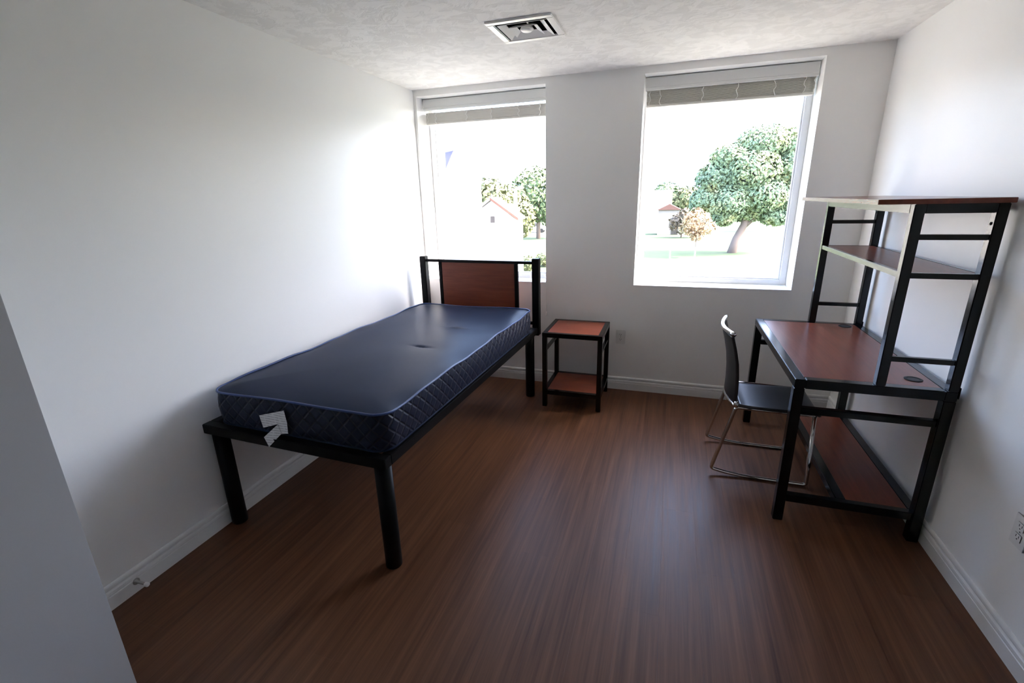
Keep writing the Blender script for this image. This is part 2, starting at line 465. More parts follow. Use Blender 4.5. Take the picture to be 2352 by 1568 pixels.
# windows
for i, (a, b) in enumerate(WINS):
    t = thing('window_%d' % (i+1), ((a+b)/2, RD, WZ0), kind='structure')
    off = ((a+b)/2, RD, WZ0)
    fw = 0.042
    m = MB()
    m.box(a, a+fw, RD, WT, WZ0, WZ1).box(b-fw, b, RD, WT, WZ0, WZ1).box(a+fw, b-fw, RD, WT, WZ0, WZ0+fw).box(a+fw, b-fw, RD, WT, WZ1-fw, WZ1)
    m.build('window_frame', M_VINYL, t, 0.003, off=off)
    g = 0.010
    for nm, d in (('glazing_bead', (a+fw, a+fw+g, RD+0.02, RD+0.045, WZ0+fw, WZ1-fw)), ('glazing_bead', (b-fw-g, b-fw, RD+0.02, RD+0.045, WZ0+fw, WZ1-fw)),
                  ('glazing_bead', (a+fw+g, b-fw-g, RD+0.02, RD+0.045, WZ0+fw, WZ0+fw+g)), ('glazing_bead', (a+fw+g, b-fw-g, RD+0.02, RD+0.045, WZ1-fw-g, WZ1-fw))):
        box(nm, M_VINYL, d, t, 0.002, off)
    box('pane', M_GLASS, (a+fw+0.002, b-fw-0.002, RD+0.046, RD+0.050, WZ0+fw+0.002, WZ1-fw-0.002), t, off=off)
    box('sill_board', M_TRIM, (a, b, -0.002, RD, WZ0-0.001, WZ0+0.004), t, 0.001, off)

# ------------------------------------------------------------------ blinds
def blind(idx, a, b, label, zstack_top, cord):
    off = ((a+b)/2, 0.13, 2.3)
    t = thing('window_blind', off, 0, label, 'blind', 'raised window blinds')
    yf = 0.105
    prof = [(yf+0.012, 2.362), (yf+0.002, 2.362), (yf, 2.356), (yf, 2.300), (yf-0.004, 2.296), (yf-0.004, 2.281), (yf, 2.276), (yf+0.012, 2.276)]
    MB().prism([(a+0.006, y, z) for y, z in prof], (b-a-0.012, 0, 0)).build('valance', M_VALANCE, t, off=off)
    box('headrail', M_VALANCE, (a+0.012, b-0.012, yf+0.016, yf+0.075, 2.318, 2.362), t, 0.002, off)
    # raised slats, resting on the bottom rail
    zb = 2.172
    m = MB(); n = 22
    for k in range(n):
        z = zb+0.016+(zstack_top-zb-0.020)*k/(n-1)
        j = random.uniform(-0.001, 0.001)
        m.box(a+0.016+j, b-0.016+j, yf+0.018+j, yf+0.068+j, z, z+0.0028)
    s = m.build('slat_stack', M_BLIND, t, off=off); s['kind'] = 'stuff'
    box('bottom_rail', M_BLIND, (a+0.015, b-0.015, yf+0.017, yf+0.069, zb, zb+0.015), t, 0.003, off)
    Lw = b-a
    for fx in (0.035, 0.10, 0.36, 0.56, 0.77, 0.93, 0.985):
        x = a+Lw*fx
        wv_ = 0.004
        pts = [(x, yf+0.03, 2.318), (x, yf+0.022, zstack_top)]
        for k in range(7):
            pts.append((x+0.008*math.sin(k*1.9+fx*20), yf+0.0135-0.004*abs(math.sin(k*1.4+fx*9)), zstack_top-(zstack_top-zb)*(k+0.5)/7))
        MB().tube(pts, 0.0028, 6).build('ladder_cord', M_CORD, t, smooth=True, off=off)
    if cord:
        x = b-0.006
        pts = fillet([(x, yf+0.02, 2.30), (x+0.001, yf+0.015, 1.5), (x-0.001, yf+0.005, 0.894), (x+0.003, -0.006, 0.892), (x+0.006, -0.007, 0.80), (x+0.012, -0.007, 0.64)], 0.01, 3)
        p = MB().tube(pts, 0.0024, 6).build('pull_cord', M_CORD, t, smooth=True, off=off)
        p['label'] = 'white pull cord hanging over the sill'
        q = MB().lathe([(0.002, 0), (0.006, -0.006), (0.008, -0.03), (0.005, -0.034)], pts[-1], (0, 0, 1), 10).build('cord_tassel', M_CORD, t, smooth=True, off=off)
blind(0, *WINS[0], 'pale raised slat blind in the window above the bed headboard', 2.262, True)
blind(1, *WINS[1], 'pale raised slat blind in the window beside the desk hutch', 2.300, False)

# ------------------------------------------------------------------ ceiling air diffuser
off = (VX, VY, H)
t = thing('ceiling_vent', off, 0, 'white square metal air diffuser with stepped louvres in the ceiling', 'vent')
def sqring(mb, h0, z0, h1, z1, th=0.0025):
    """a four-sided sloped band from half size h0 at z0 to h1 at z1"""
    for k in range(4):
        c, s_ = (1, 0), (0, 1)
        rot = Matrix.Rotation(k*math.pi/2, 3, 'Z')
        pts = [Vector((-h0, -h0, z0)), Vector((h0, -h0, z0)), Vector((h1, -h1, z1)), Vector((-h1, -h1, z1))]
        nrm = (pts[1]-pts[0]).cross(pts[3]-pts[0]).normalized()
        a = [rot@p+Vector((VX, VY, 0)) for p in pts]
        nn = rot@nrm*th
        mb.prism(a, nn)
    return mb
m = MB()
o_, i_ = 0.175, 0.137
m.box(VX-o_, VX+o_, VY-o_, VY-i_, H-0.010, H).box(VX-o_, VX+o_, VY+i_, VY+o_, H-0.010, H).box(VX-o_, VX-i_, VY-i_, VY+i_, H-0.010, H).box(VX+i_, VX+o_, VY-i_, VY+i_, H-0.010, H)
m.build('flange', M_VENT, t, 0.004, off=off)
sqring(MB(), 0.122, H-0.011, 0.090, H+0.006).build('louvre', M_VENT, t, off=off)
sqring(MB(), 0.076, H-0.013, 0.046, H+0.004).build('louvre', M_VENT, t, off=off)
MB().lathe([(0.004, 0.012), (0.030, 0.008), (0.036, -0.004), (0.026, -0.012), (0.004, -0.013)], (VX, VY+0.004, H), (0, 0, 1), 28).build('center_damper', M_VENT, t, smooth=True, off=off)
m = MB()
for dx, dy in ((1, 0), (0, 1)):
    m.box(VX-(0.137 if dx else 0.003), VX+(0.137 if dx else 0.003), VY-(0.137 if dy else 0.003), VY+(0.137 if dy else 0.003), H+0.03, H+0.036)
m.build('cross_brace', M_STEEL, t, off=off)
m = MB(); k = 0.139
m.box(VX-k, VX+k, VY-k, VY-k+0.002, H, H+0.2).box(VX-k, VX+k, VY+k-0.002, VY+k, H, H+0.2).box(VX-k, VX-k+0.002, VY-k, VY+k, H, H+0.2).box(VX+k-0.002, VX+k, VY-k, VY+k, H, H+0.2).box(VX-k, VX+k, VY-k, VY+k, H+0.19, H+0.2)
m.build('duct_collar', M_DARK, t, off=off)

# ------------------------------------------------------------------ wall sockets and door stop
def outlet(name, loc, rz, label):
    t = thing(name, loc, rz, label, 'outlet')
    MB().box(-0.0375, 0.0375, -0.006, 0, -0.059, 0.059).build('cover_plate', M_TRIM, t, 0.003)
    for s_ in (-1, 1):
        r = MB().box(-0.017, 0.017, -0.0085, -0.005, s_*0.020-0.0145, s_*0.020+0.0145).build('receptacle', M_TRIM, t, 0.002)
        for dx in (-0.0065, 0.0065): box('slot', M_DARK, (dx-0.0012, dx+0.0012, -0.0088, -0.0080, s_*0.020-0.001, s_*0.020+0.008), r)
        MB().lathe([(0.0024, 0), (0.0024, 0.0008)], (0, -0.0088, s_*0.020-0.007), (0, 1, 0), 10).build('ground_hole', M_DARK, r)
    MB().lathe([(0.003, 0), (0.003, 0.001)], (0, -0.0068, 0), (0, 1, 0), 10).build('screw', M_STEEL, t)
outlet('wall_outlet', (1.737, 0, 0.457), 0, 'white wall outlet low on the wall beside the nightstand')
outlet('wall_outlet', (W, -1.965, 0.440), -math.pi/2, 'white wall outlet on the right wall nearest the picture edge')

off = (0.0125, -2.752, 0.049)
t = thing('door_stop', off, 0, 'small metal door stop with white tip on the left baseboard', 'door stop')
MB().lathe([(0.014, 0), (0.014, 0.003), (0.010, 0.008), (0.006, 0.012), (0.0052, 0.058)], (0, 0, 0), (1, 0, 0.03), 16).build('stem', M_STEEL, t, smooth=True)
MB().lathe([(0.006, 0.056), (0.0095, 0.058), (0.0095, 0.070), (0.006, 0.074)], (0, 0, 0), (1, 0, 0.03), 16).build('bumper_tip', M_CORD, t, smooth=True)

# ------------------------------------------------------------------ bed
BO = (1.0, -2.2, 0.0)
bed = thing('bed_frame', BO, -0.0362, 'black metal single bed frame with cherry panel headboard', 'bed')
bx0, bx1, by0, by1, bz0, bz1 = 0.012, 1.044, -2.3535, -0.285, 0.523, 0.571
def bpart(name, d, m_=None, bv=0.003): return box(name, m_ or M_SATIN, d, bed, bv, BO)
rw = 0.045
bpart('side_rail', (bx0, bx0+rw, by0+rw, by1, bz0, bz1)); bpart('side_rail', (bx1-rw, bx1, by0+rw, by1, bz0, bz1))
bpart('end_rail', (bx0, bx1, by0, by0+rw, bz0, bz1)); bpart('end_rail', (bx0+rw, bx1-rw, by1-rw, by1, bz0, bz1))
for k in range(12):
    y = by0+0.13+k*0.150
    bpart('bed_slat', (bx0+rw-0.002, bx1-rw+0.002, y, y+0.07, bz1-0.024, bz1-0.004), bv=0.002)
for lx in (0.0515, 0.990):
    for ly in (-2.301, -0.330):
        o = MB().lathe([(0.034, 0.0), (0.0365, 0.004), (0.0365, bz0+0.002)], (lx, ly, 0), (0, 0, 1), 28).build('leg', M_SATIN, bed, off=BO)
        for f in o.data.polygons: f.use_smooth = len(f.vertices) == 4
# headboard
hy0, hy1 = -0.283, -0.228
hb = MB()
bpart('headboard_post', (0.006, 0.060, hy0, hy1, 0.505, 1.117), bv=0.004)
bpart('headboard_post', (0.997, 1.053, hy0, hy1, 0.505, 1.117), bv=0.004)
bpart('headboard_rail', (0.060, 0.997, -0.270, -0.242, 1.071, 1.093))
bpart('headboard_rail', (0.060, 0.997, -0.270, -0.242, 0.590, 0.612))
bpart('headboard_stile', (0.177, 0.205, -0.270, -0.242, 0.612, 1.071)); bpart('headboard_stile', (0.848, 0.876, -0.270, -0.242, 0.612, 1.071))
hp = bpart('headboard_panel', (0.205, 0.848, -0.265, -0.247, 0.612, 1.071), M_CHERRY_X, 0.001)
hp['label'] = 'reddish cherry wood headboard panel'

# ------------------------------------------------------------------ mattress
MO = (1.0, -2.2, 0.0)
mt = thing('mattress', MO, -0.0362, 'bare navy blue vinyl mattress with quilted sides on the bed frame', 'mattress')
mx0, mx1, my0, my1, mzb, mzt = 0.068, 1.036, -2.322, -0.392, 0.573, 0.742
RC = 0.075
def rring(inset, z, nx=28, ny=130, nc=10, extra=0.0):
    """points of a rounded rectangle, counter-clockwise from the near-left corner end"""
    a, b, c, d = mx0+inset, mx1-inset, my0+inset, my1-inset
    r = max(RC-inset*0.55, 0.012)
    r = min(r, (b-a)/2*0.98)
    pts = []
    def arc(cx_, cy_, a0):
        for k in range(nc): 
            t_ = a0+(math.pi/2)*k/nc
            pts.append((cx_+r*math.cos(t_), cy_+r*math.sin(t_), z))
    def line(p, q, n):
        for k in range(n): pts.append((p[0]+(q[0]-p[0])*k/n, p[1]+(q[1]-p[1])*k/n, z))
    arc(a+r, c+r, math.pi); line((a+r, c), (b-r, c), nx)
    arc(b-r, c+r, -math.pi/2); line((b, c+r), (b, d-r), ny)
    arc(b-r, d-r, 0); line((b-r, d), (a+r, d), nx)
    arc(a+r, d-r, math.pi/2); line((a, d-r), (a, c+r), ny)
    return pts
CREASES = [(0.725, -1.500, 0.105, 0.0), (0.72, -1.074, 0.105, -0.05)]
def topz(x, y, inset):
    z = mzt+0.022*(1-math.exp(-inset/0.10))
    z += 0.003*math.sin(x*7.0+1.0)*math.sin(y*4.2)
    for cx_, cy_, L, tl in CREASES:
        dx, dy = x-cx_, y-cy_-tl*(x-cx_)
        e = max(0.0, 1-(dx/L)**2)
        z -= 0.0085*e*math.exp(-(dy/0.013)**2)*(0.6+0.4*math.cos(dx*30))
        z -= 0.003*math.exp(-(dx/0.17)**2-(dy/0.085)**2)
    return z
def wob(p, amp=0.004):
    """slack in the piping line along the sides"""
    return amp*math.sin(p[1]*9.0+p[0]*5)+0.5*amp*math.sin(p[1]*21+1.3+p[0]*11)
# top
bm = bmesh.new()
insets = [0.004, 0.012, 0.024, 0.04, 0.06]+[0.085+0.022*k for k in range(18)]
rings = []
for ins in insets:
    ring = []
    for p in rring(ins, 0):
        fade = max(0, 1-ins/0.08)
        ring.append(bm.verts.new((p[0], p[1], topz(p[0], p[1], ins-0.004)+wob(p)*fade)))
    rings.append(ring)
for A, B in zip(rings, rings[1:]):
    n = len(A)
    for k in range(n): bm.faces.new((A[k], A[(k+1) % n], B[(k+1) % n], B[k]))
bm.faces.new(rings[-1])
def finish(bm, name, material, parent, off, smooth=True):
    bmesh.ops.recalc_face_normals(bm, faces=bm.faces)
    bmesh.ops.translate(bm, verts=bm.verts, vec=-Vector(off))
    for f in bm.faces: f.smooth = smooth
    me = bpy.data.meshes.new(name); bm.to_mesh(me); bm.free(); me.materials.append(material)
    o = bpy.data.objects.new(name, me); COL.objects.link(o); o.parent = parent
    return o
last = [f for f in bm.faces if len(f.verts) > 4]
bmesh.ops.triangulate(bm, faces=last)
finish(bm, 'top_panel', M_MAT, mt, MO)
# sides with perimeter UVs
bm = bmesh.new(); uvl = bm.loops.layers.uv.new('UVMap')
base = rring(0.0, 0)
per = [0.0]
for k in range(len(base)):
    p, q = base[k], base[(k+1) % len(base)]
    per.append(per[-1]+math.hypot(q[0]-p[0], q[1]-p[1]))
lv = [0.0, 0.08, 0.25, 0.5, 0.75, 0.92, 1.0]
rings = []
for t_ in lv:
    bul = 0.010*math.sin(math.pi*t_)
    rp = rring(0.006-bul, 0)
    rings.append([bm.verts.new((p[0], p[1], mzb+0.004+(mzt-mzb-0.004+wob(p)*t_)*t_)) for p in rp])
n = len(base)
for i in range(len(lv)-1):
    for k in range(n):
        f = bm.faces.new((rings[i][k], rings[i][(k+1) % n], rings[i+1][(k+1) % n], rings[i+1][k]))
        for lp, (pu, pv) in zip(f.loops, ((per[k], lv[i]), (per[k+1], lv[i]), (per[k+1], lv[i+1]), (per[k], lv[i+1]))):
            lp[uvl].uv = (pu, pv*(mzt-mzb))
finish(bm, 'quilted_border', M_QUILT, mt, MO)
# bottom panel
bm = bmesh.new()
bm.faces.new([bm.verts.new((p[0], p[1], mzb+0.003)) for p in rring(0.006, 0)])
finish(bm, 'bottom_panel', M_MAT, mt, MO, False)
MB().tube([(p[0], p[1], mzt+0.001+wob(p)) for p in rring(0.002, 0)], 0.0055, 8, closed=True).build('top_piping', M_PIPE, mt, smooth=True, off=MO)
MB().tube([(p[0], p[1], mzb+0.006) for p in rring(0.004, 0)], 0.0050, 8, closed=True).build('bottom_piping', M_MAT, mt, smooth=True, off=MO)
# care label stitched on the foot end: a folded strip, long flap and twisted tail
def plate(name, poly, depth, th):
    return MB().prism([(px_, depth, pz) for px_, pz in poly], (0, th, 0)).build(name, M_LABEL, mt, off=MO)
lb = plate('care_label', [(0.384, 0.667), (0.535, 0.712), (0.541, 0.655), (0.536, 0.602), (0.492, 0.592), (0.489, 0.641), (0.395, 0.608)], -2.340, 0.0012)
lb['label'] = 'white printed care label stitched to the foot end'
MB().prism([(0.489, -2.3415, 0.641), (0.500, -2.343, 0.596), (0.434, -2.362, 0.530), (0.412, -2.360, 0.574)], (0, 0.0012, 0)).build('label_tail', M_LABEL, mt, off=MO)

# ------------------------------------------------------------------ nightstand
nx0, nx1, ny0, ny1, nz = 1.205, 1.654, -0.503, -0.064, 0.597
NO = ((nx0+nx1)/2, (ny0+ny1)/2, 0)
ns = thing('nightstand', NO, 0, 'small black metal nightstand with cherry top and lower shelf beside the bed', 'nightstand')
def npart(name, d, m_=None, bv=0.002): return box(name, m_ or M_BLACK, d, ns, bv, NO)
q = 0.034
for xx in (nx0, nx1-q):
    for yy in (ny0, ny1-q): npart('leg', (xx, xx+q, yy, yy+q, 0.0, nz-q))
npart('top_rail', (nx0, nx1, ny0, ny0+q, nz-q, nz)); npart('top_rail', (nx0, nx1, ny1-q, ny1, nz-q, nz))
npart('top_rail', (nx0, nx0+q, ny0+q, ny1-q, nz-q, nz)); npart('top_rail', (nx1-q, nx1, ny0+q, ny1-q, nz-q, nz))
npart('top_panel', (nx0+q, nx1-q, ny0+q, ny1-q, nz-0.018, nz-0.001), M_CHERRY_X, 0.0005)
z1_ = 0.137
npart('shelf_rail', (nx0+q, nx1-q, ny0, ny0+q, z1_-q, z1_)); npart('shelf_rail', (nx0+q, nx1-q, ny1-q, ny1, z1_-q, z1_))
npart('shelf_rail', (nx0, nx0+q, ny0+q, ny1-q, z1_-q, z1_)); npart('shelf_rail', (nx1-q, nx1, ny0+q, ny1-q, z1_-q, z1_))
npart('shelf_panel', (nx0+q, nx1-q, ny0+q, ny1-q, z1_-0.018, z1_-0.001), M_CHERRY_X, 0.0005)
npart('side_rung', (nx0+0.006, nx0+0.028, ny0+q, ny1-q, 0.445, 0.467)); npart('side_rung', (nx1-0.028, nx1-0.006, ny0+q, ny1-q, 0.445, 0.467))

# ------------------------------------------------------------------ desk with hutch
dx0, dx1, dy0, dy1, dz = 2.651, 3.250, -1.486, -0.345, 0.752
DO = ((dx0+dx1)/2, (dy0+dy1)/2, 0)
dk = thing('desk', DO, 0, 'black metal desk with cherry top, tall open hutch and foot shelf', 'desk')
def dpart(name, d, m_=None, bv=0.003): return box(name, m_ or M_BLACK, d, dk, bv, DO)
q = 0.044
for xx in (dx0, dx1-q):
    for yy in (dy0, dy1-q): dpart('leg', (xx, xx+q, yy, yy+q, 0.0, dz-q))
dpart('top_rail', (dx0, dx0+q, dy0, dy1, dz-q, dz)); dpart('top_rail', (dx1-q, dx1, dy0, dy1, dz-q, dz))
dpart('top_rail', (dx0+q, dx1-q, dy0, dy0+q, dz-q, dz)); dpart('top_rail', (dx0+q, dx1-q, dy1-q, dy1, dz-q, dz))
dpart('desktop_panel', (dx0+q, dx1-q, dy0+q, dy1-q, dz-0.02, dz-0.0008), M_CHERRY_Y, 0.0005)
for gy in (-1.358, -0.437):
    g = MB().lathe([(0.034, 0), (0.0345, 0.002), (0.031, 0.0032), (0.024, 0.0032), (0.0235, 0.0012), (0.002, 0.0012)], (3.141, gy, dz-0.0008), (0, 0, 1), 28).build('cable_grommet', M_RUBBER, dk, off=DO)
    MB().lathe([(0.0225, 0.0013), (0.0225, 0.0018)], (3.141, gy, dz-0.0008), (0, 0, 1), 24).build('grommet_hole', M_DARK, g, off=DO)
for yy in (dy0+0.007, dy1-q+0.007):
    dpart('side_rung', (dx0+q, dx1-q, yy, yy+0.030, 0.581, 0.612))
    dpart('bottom_rail', (dx0+q, dx1-q, yy, yy+0.036, 0.108, 0.148))
dpart('foot_shelf_rail', (2.912, 2.956, dy0+0.043, dy1-0.043, 0.108, 0.146)); dpart('foot_shelf_rail', (3.200, 3.244, dy0+0.044, dy1-0.044, 0.108, 0.146))
fp = dpart('foot_shelf_panel', (2.956, 3.200, dy0+0.043, dy1-0.043, 0.126, 0.144), M_CHERRY_Y, 0.0005)
# hutch
p_ = 0.037
hx0, hx1 = 2.957, 3.250
for xx in (hx0, hx1-p_):
    for yy in (dy0, dy1-p_):
        dpart('hutch_post', (xx, xx+p_, yy, yy+p_, dz, 1.508))
for yy in (dy0, dy1-p_):
    dpart('hutch_top_rail', (hx0+p_, hx1-p_, yy, yy+p_, 1.472, 1.508))
    for z0, z1 in ((0.864, 0.886), (1.371, 1.392)):
        dpart('hutch_rung', (hx0+p_, hx1-p_, yy+0.007, yy+0.029, z0, z1), bv=0.002)
    dpart('hutch_shelf_rail', (hx0+p_, hx1-p_, yy+0.006, yy+0.030, 1.219, 1.241), bv=0.002)
dpart('hutch_top_rail', (hx0, hx0+p_, dy0+p_, dy1-p_, 1.472, 1.508)); dpart('hutch_top_rail', (hx1-p_, hx1, dy0+p_, dy1-p_, 1.472, 1.508))
dpart('hutch_shelf_rail', (hx0+0.002, hx0+0.024, dy0+p_, dy1-p_, 1.219, 1.243), bv=0.002); dpart('hutch_shelf_rail', (hx1-p_+0.01, hx1-0.004, dy0+p_, dy1-p_, 1.219, 1.241), bv=0.002)
hs = dpart('hutch_shelf_panel', (hx0+0.024, hx1-p_+0.01, dy0+0.030, dy1-0.030, 1.224, 1.240), M_CHERRY_Y, 0.0005)
dpart('hutch_top_board', (2.826, 3.252, -1.510, -0.322, 1.508, 1.527), M_BOARD, 0.0015)
# bolt heads on the rear posts, brackets at the hutch foot
for yy in (dy0+p_/2, dy1-p_/2):
    MB().lathe([(0.006, 0), (0.006, 0.002), (0.003, 0.003)], (hx1-p_, yy, 1.432), (-1, 0, 0), 12).build('bolt', M_RUBBER, dk, off=DO)
    dpart('foot_bracket', (hx1, hx1+0.004, yy-0.02, yy+0.02, dz-0.03, dz+0.02), bv=0.001)

# ------------------------------------------------------------------ chair
CO = (2.63, -0.94, 0)
ch = thing('desk_chair', CO, 0, 'black chair with chrome sled base pushed under the desk', 'chair')
r = 0.0102
for yy in (-1.135, -0.735):
    s_ = 1 if yy < -0.9 else -1
    pts = [(2.862, yy+0.012*s_, 0.424), (2.874, yy, 0.0105), (2.700, yy, 0.0098), (2.560, yy, 0.0105), (2.460, yy, 0.021), (2.384, yy, 0.036), (2.478, yy+0.004*s_, 0.430), (2.862, yy+0.012*s_, 0.424)]
    MB().tube(fillet(pts, 0.018, 4), r, 10).build('sled_frame', M_CHROME, ch, smooth=True, off=CO)
    MB().tube([(2.60, yy, 0.009), (2.64, yy, 0.009)], 0.0098, 10).build('floor_glide', M_RUBBER, ch, smooth=True, off=CO)
# cross bars under the seat
MB().tube([(2.84, -1.123, 0.424), (2.84, -0.747, 0.424)], 0.008, 10).build('cross_bar', M_CHROME, ch, smooth=True, off=CO)
pts = []
for k in range(13):
    u_ = k/12; y = -1.137+0.404*u_
    pts.append((2.474-0.030*math.sin(math.pi*u_), y, 0.440-0.012*math.sin(math.pi*u_)))
MB().tube(pts, 0.0105, 10).build('back_bar', M_CHROME, ch, smooth=True, off=CO)
for y in (-1.137, -0.733):
    MB().lathe([(0.010, -0.012), (0.013, -0.008), (0.013, 0.016), (0.008, 0.022)], (2.476, y, 0.445), (0, 0, 1), 14).build('hinge_knuckle', M_CHROME, ch, smooth=True, off=CO)
# seat: thin shell with a rolled front edge
def shell(name, fn, nu, nv, th, nrm, material, parent, off):
    bm = bmesh.new(); A = []; B = []
    for i in range(nu+1):
        ra, rb = [], []
        for j in range(nv+1):
            p = Vector(fn(i/nu, j/nv)); 
            ra.append(bm.verts.new(p)); rb.append(bm.verts.new(p+Vector(nrm)*th))
        A.append(ra); B.append(rb)
    for i in range(nu):
        for j in range(nv):
            bm.faces.new((A[i][j], A[i+1][j], A[i+1][j+1], A[i][j+1])); bm.faces.new((B[i][j], B[i][j+1], B[i+1][j+1], B[i+1][j]))
    for i in range(nu):
        bm.faces.new((A[i][0], B[i][0], B[i+1][0], A[i+1][0])); bm.faces.new((A[i][nv], A[i+1][nv], B[i+1][nv], B[i][nv]))
    for j in range(nv):
        bm.faces.new((A[0][j], A[0][j+1], B[0][j+1], B[0][j])); bm.faces.new((A[nu][j], B[nu][j], B[nu][j+1], A[nu][j+1]))
    bmesh.ops.recalc_face_normals(bm, faces=bm.faces)
    es = [e for e in bm.edges if e.calc_face_angle(0) > 0.9]
    bmesh.ops.bevel(bm, geom=es, offset=th*0.35, segments=2, affect='EDGES', clamp_overlap=True)
    o = finish(bm, name, material, parent, off)
    return o
def seatf(u_, v_):
    x_ = 2.486+0.400*u_; y_ = -1.146+0.372*v_
    z_ = 0.436-0.006*math.sin(math.pi*u_)-0.004*math.sin(math.pi*v_)
    if u_ > 0.85: z_ -= 0.012*((u_-0.85)/0.15)**2
    z_ += 0.006*max(0, (0.08-u_)/0.08)
    return (x_, y_, z_)
shell('seat', seatf, 24, 16, 0.014, (0, 0, 1), M_SEAT, ch, CO)
BPZ = [(0.448, 2.479), (0.52, 2.480), (0.60, 2.476), (0.68, 2.467), (0.76, 2.449), (0.838, 2.427)]
def bprof(z):
    for (za, xa), (zb, xb) in zip(BPZ, BPZ[1:]):
        if z <= zb:
            f = (z-za)/(zb-za); return xa+(xb-xa)*f
    return BPZ[-1][1]
def backf(u_, v_):
    z_ = 0.448+0.390*u_
    y_ = -1.137+0.404*v_
    return (bprof(z_)-0.034*math.sin(math.pi*v_), y_, z_)
shell('backrest', backf, 20, 16, 0.010, (-1, 0, 0), M_SEAT, ch, CO)
pts = []
for k in range(17):
    u_ = k/16; y = -1.141+0.412*u_
    pts.append((2.424-0.036*math.sin(math.pi*u_), y, 0.846-0.002*math.sin(math.pi*u_)))
MB().tube(pts, 0.0125, 12).build('top_grip', M_CHROME, ch, smooth=True, off=CO)

# ------------------------------------------------------------------ outdoors
tag(MB().box(-220, 260, 0.5, 700, GZ-0.5, GZ).build('lawn_ground', M_GRASS), kind='structure')
tag(MB().box(-40, 60, 0.5, 24, GZ, GZ+0.02).build('unseen_bounce_slab', M_PAVE), kind='structure')  # unseen pale slab added to bounce daylight up to the ceiling
tag(MB().box(-60, -2.5, 58, 84, GZ, GZ+0.03).build('car_park', M_PAVE), kind='structure')
# far wooded ridge
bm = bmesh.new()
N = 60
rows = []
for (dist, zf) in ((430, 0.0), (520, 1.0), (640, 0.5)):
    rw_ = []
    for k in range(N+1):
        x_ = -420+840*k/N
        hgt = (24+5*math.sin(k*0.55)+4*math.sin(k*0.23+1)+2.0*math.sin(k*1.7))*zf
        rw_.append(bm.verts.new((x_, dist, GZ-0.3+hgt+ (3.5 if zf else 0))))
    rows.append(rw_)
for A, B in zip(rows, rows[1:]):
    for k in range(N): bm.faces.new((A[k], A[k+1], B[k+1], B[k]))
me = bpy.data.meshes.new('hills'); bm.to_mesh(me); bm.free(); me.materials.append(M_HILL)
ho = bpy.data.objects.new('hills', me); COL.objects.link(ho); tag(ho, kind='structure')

def foliage(name, material, parent, blobs, leaves, size):
    """leaf blades on the shells of overlapping ellipsoids; blobs = (centre, radii)"""
    verts, faces = [], []
    vol = [r_[0]*r_[1]+r_[1]*r_[2]+r_[0]*r_[2] for _, r_ in blobs]
    tot = sum(vol)
    for (c_, r_), v_ in zip(blobs, vol):
        for _ in range(max(6, int(leaves*v_/tot))):
            d = Vector((random.gauss(0, 1), random.gauss(0, 1), random.gauss(0, 1))).normalized()
            k = 1.0-0.45*random.random()**1.7
            p = Vector(c_)+Vector((d.x*r_[0], d.y*r_[1], d.z*r_[2]))*k
            nrm = (d+Vector((random.uniform(-.8, .8), random.uniform(-.8, .8), random.uniform(-.5, .8)))).normalized()
            u_ = nrm.orthogonal().normalized(); a_ = random.random()*6.28
            u_ = Matrix.Rotation(a_, 3, nrm)@u_; w_ = nrm.cross(u_)
            s_ = size*random.uniform(0.6, 1.3); i0 = len(verts)
            verts += [tuple(p-u_*s_), tuple(p+w_*s_*0.55-nrm*s_*0.15), tuple(p+u_*s_), tuple(p-w_*s_*0.55-nrm*s_*0.15)]
            faces += [(i0, i0+1, i0+2), (i0, i0+2, i0+3)]
    me = bpy.data.meshes.new(name); me.from_pydata(verts, [], faces); me.materials.append(material)
    o = bpy.data.objects.new(name, me); COL.objects.link(o); o.parent = parent; o['kind'] = 'stuff'
    return o

def tree(name, loc, label, material, blobs, leaves, size, trunk, group=None, cat='tree'):
    t = thing(name, loc, 0, label, cat, group)
    foliage('foliage', material, t, blobs, leaves, size)
    for pts, rr in trunk:
        MB().tube(pts, rr, 10).build('trunk' if rr is trunk[0][1] else 'branch', M_BARK, t, smooth=True)
    return t

# the big shade tree on the lawn (local coordinates, base at its foot)
def B(cx_, cy_, cz_, a_, b_, c_): return ((cx_, cy_, cz_), (a_, b_, c_))
tree('shade_tree', (7.33, 42.4, GZ), 'large leafy shade tree with a leaning forked trunk on the lawn', M_LEAF_OAK,
     [B(1.6, 0, 8.9, 2.3, 2.2, 1.5), B(3.9, 0.3, 8.4, 1.7, 1.9, 1.7), B(-0.9, -.3, 7.9, 1.7, 2.0, 1.2), B(-1.7, 0, 6.3, 1.9, 2.2, 1.4), B(0.8, -1.1, 6.8, 2.3, 2.0, 1.7), B(3.8, 0, 6.7, 1.8, 2.2, 1.5),
      B(-2.4, 0, 4.6, 1.5, 1.9, 1.1), B(-0.7, -1, 4.4, 1.9, 1.8, 1.5), B(1.9, -.8, 4.9, 2.2, 2.0, 1.5), B(4.2, 0.2, 4.3, 1.5, 1.8, 1.3), B(-1.0, -.6, 3.1, 1.1, 1.3, .8), B(3.2, 0, 3.1, 1.5, 1.6, .8), B(1.0, .5, 3.5, 1.7, 1.6, .9), B(-3.0, .3, 4.1, .9, 1.2, .7)],
     30000, 0.165, [([(0, 0, -0.1), (0.25, 0, 1.2), (0.75, 0, 2.4), (0.9, 0, 4.2), (1.1, 0, 7.5)], [0.42, 0.33, 0.30, 0.24, 0.06]),
                   ([(0.7, 0, 2.2), (1.7, 0.1, 3.2), (2.6, 0.1, 4.6), (3.5, 0.2, 6.5)], [0.22, 0.18, 0.14, 0.05])])
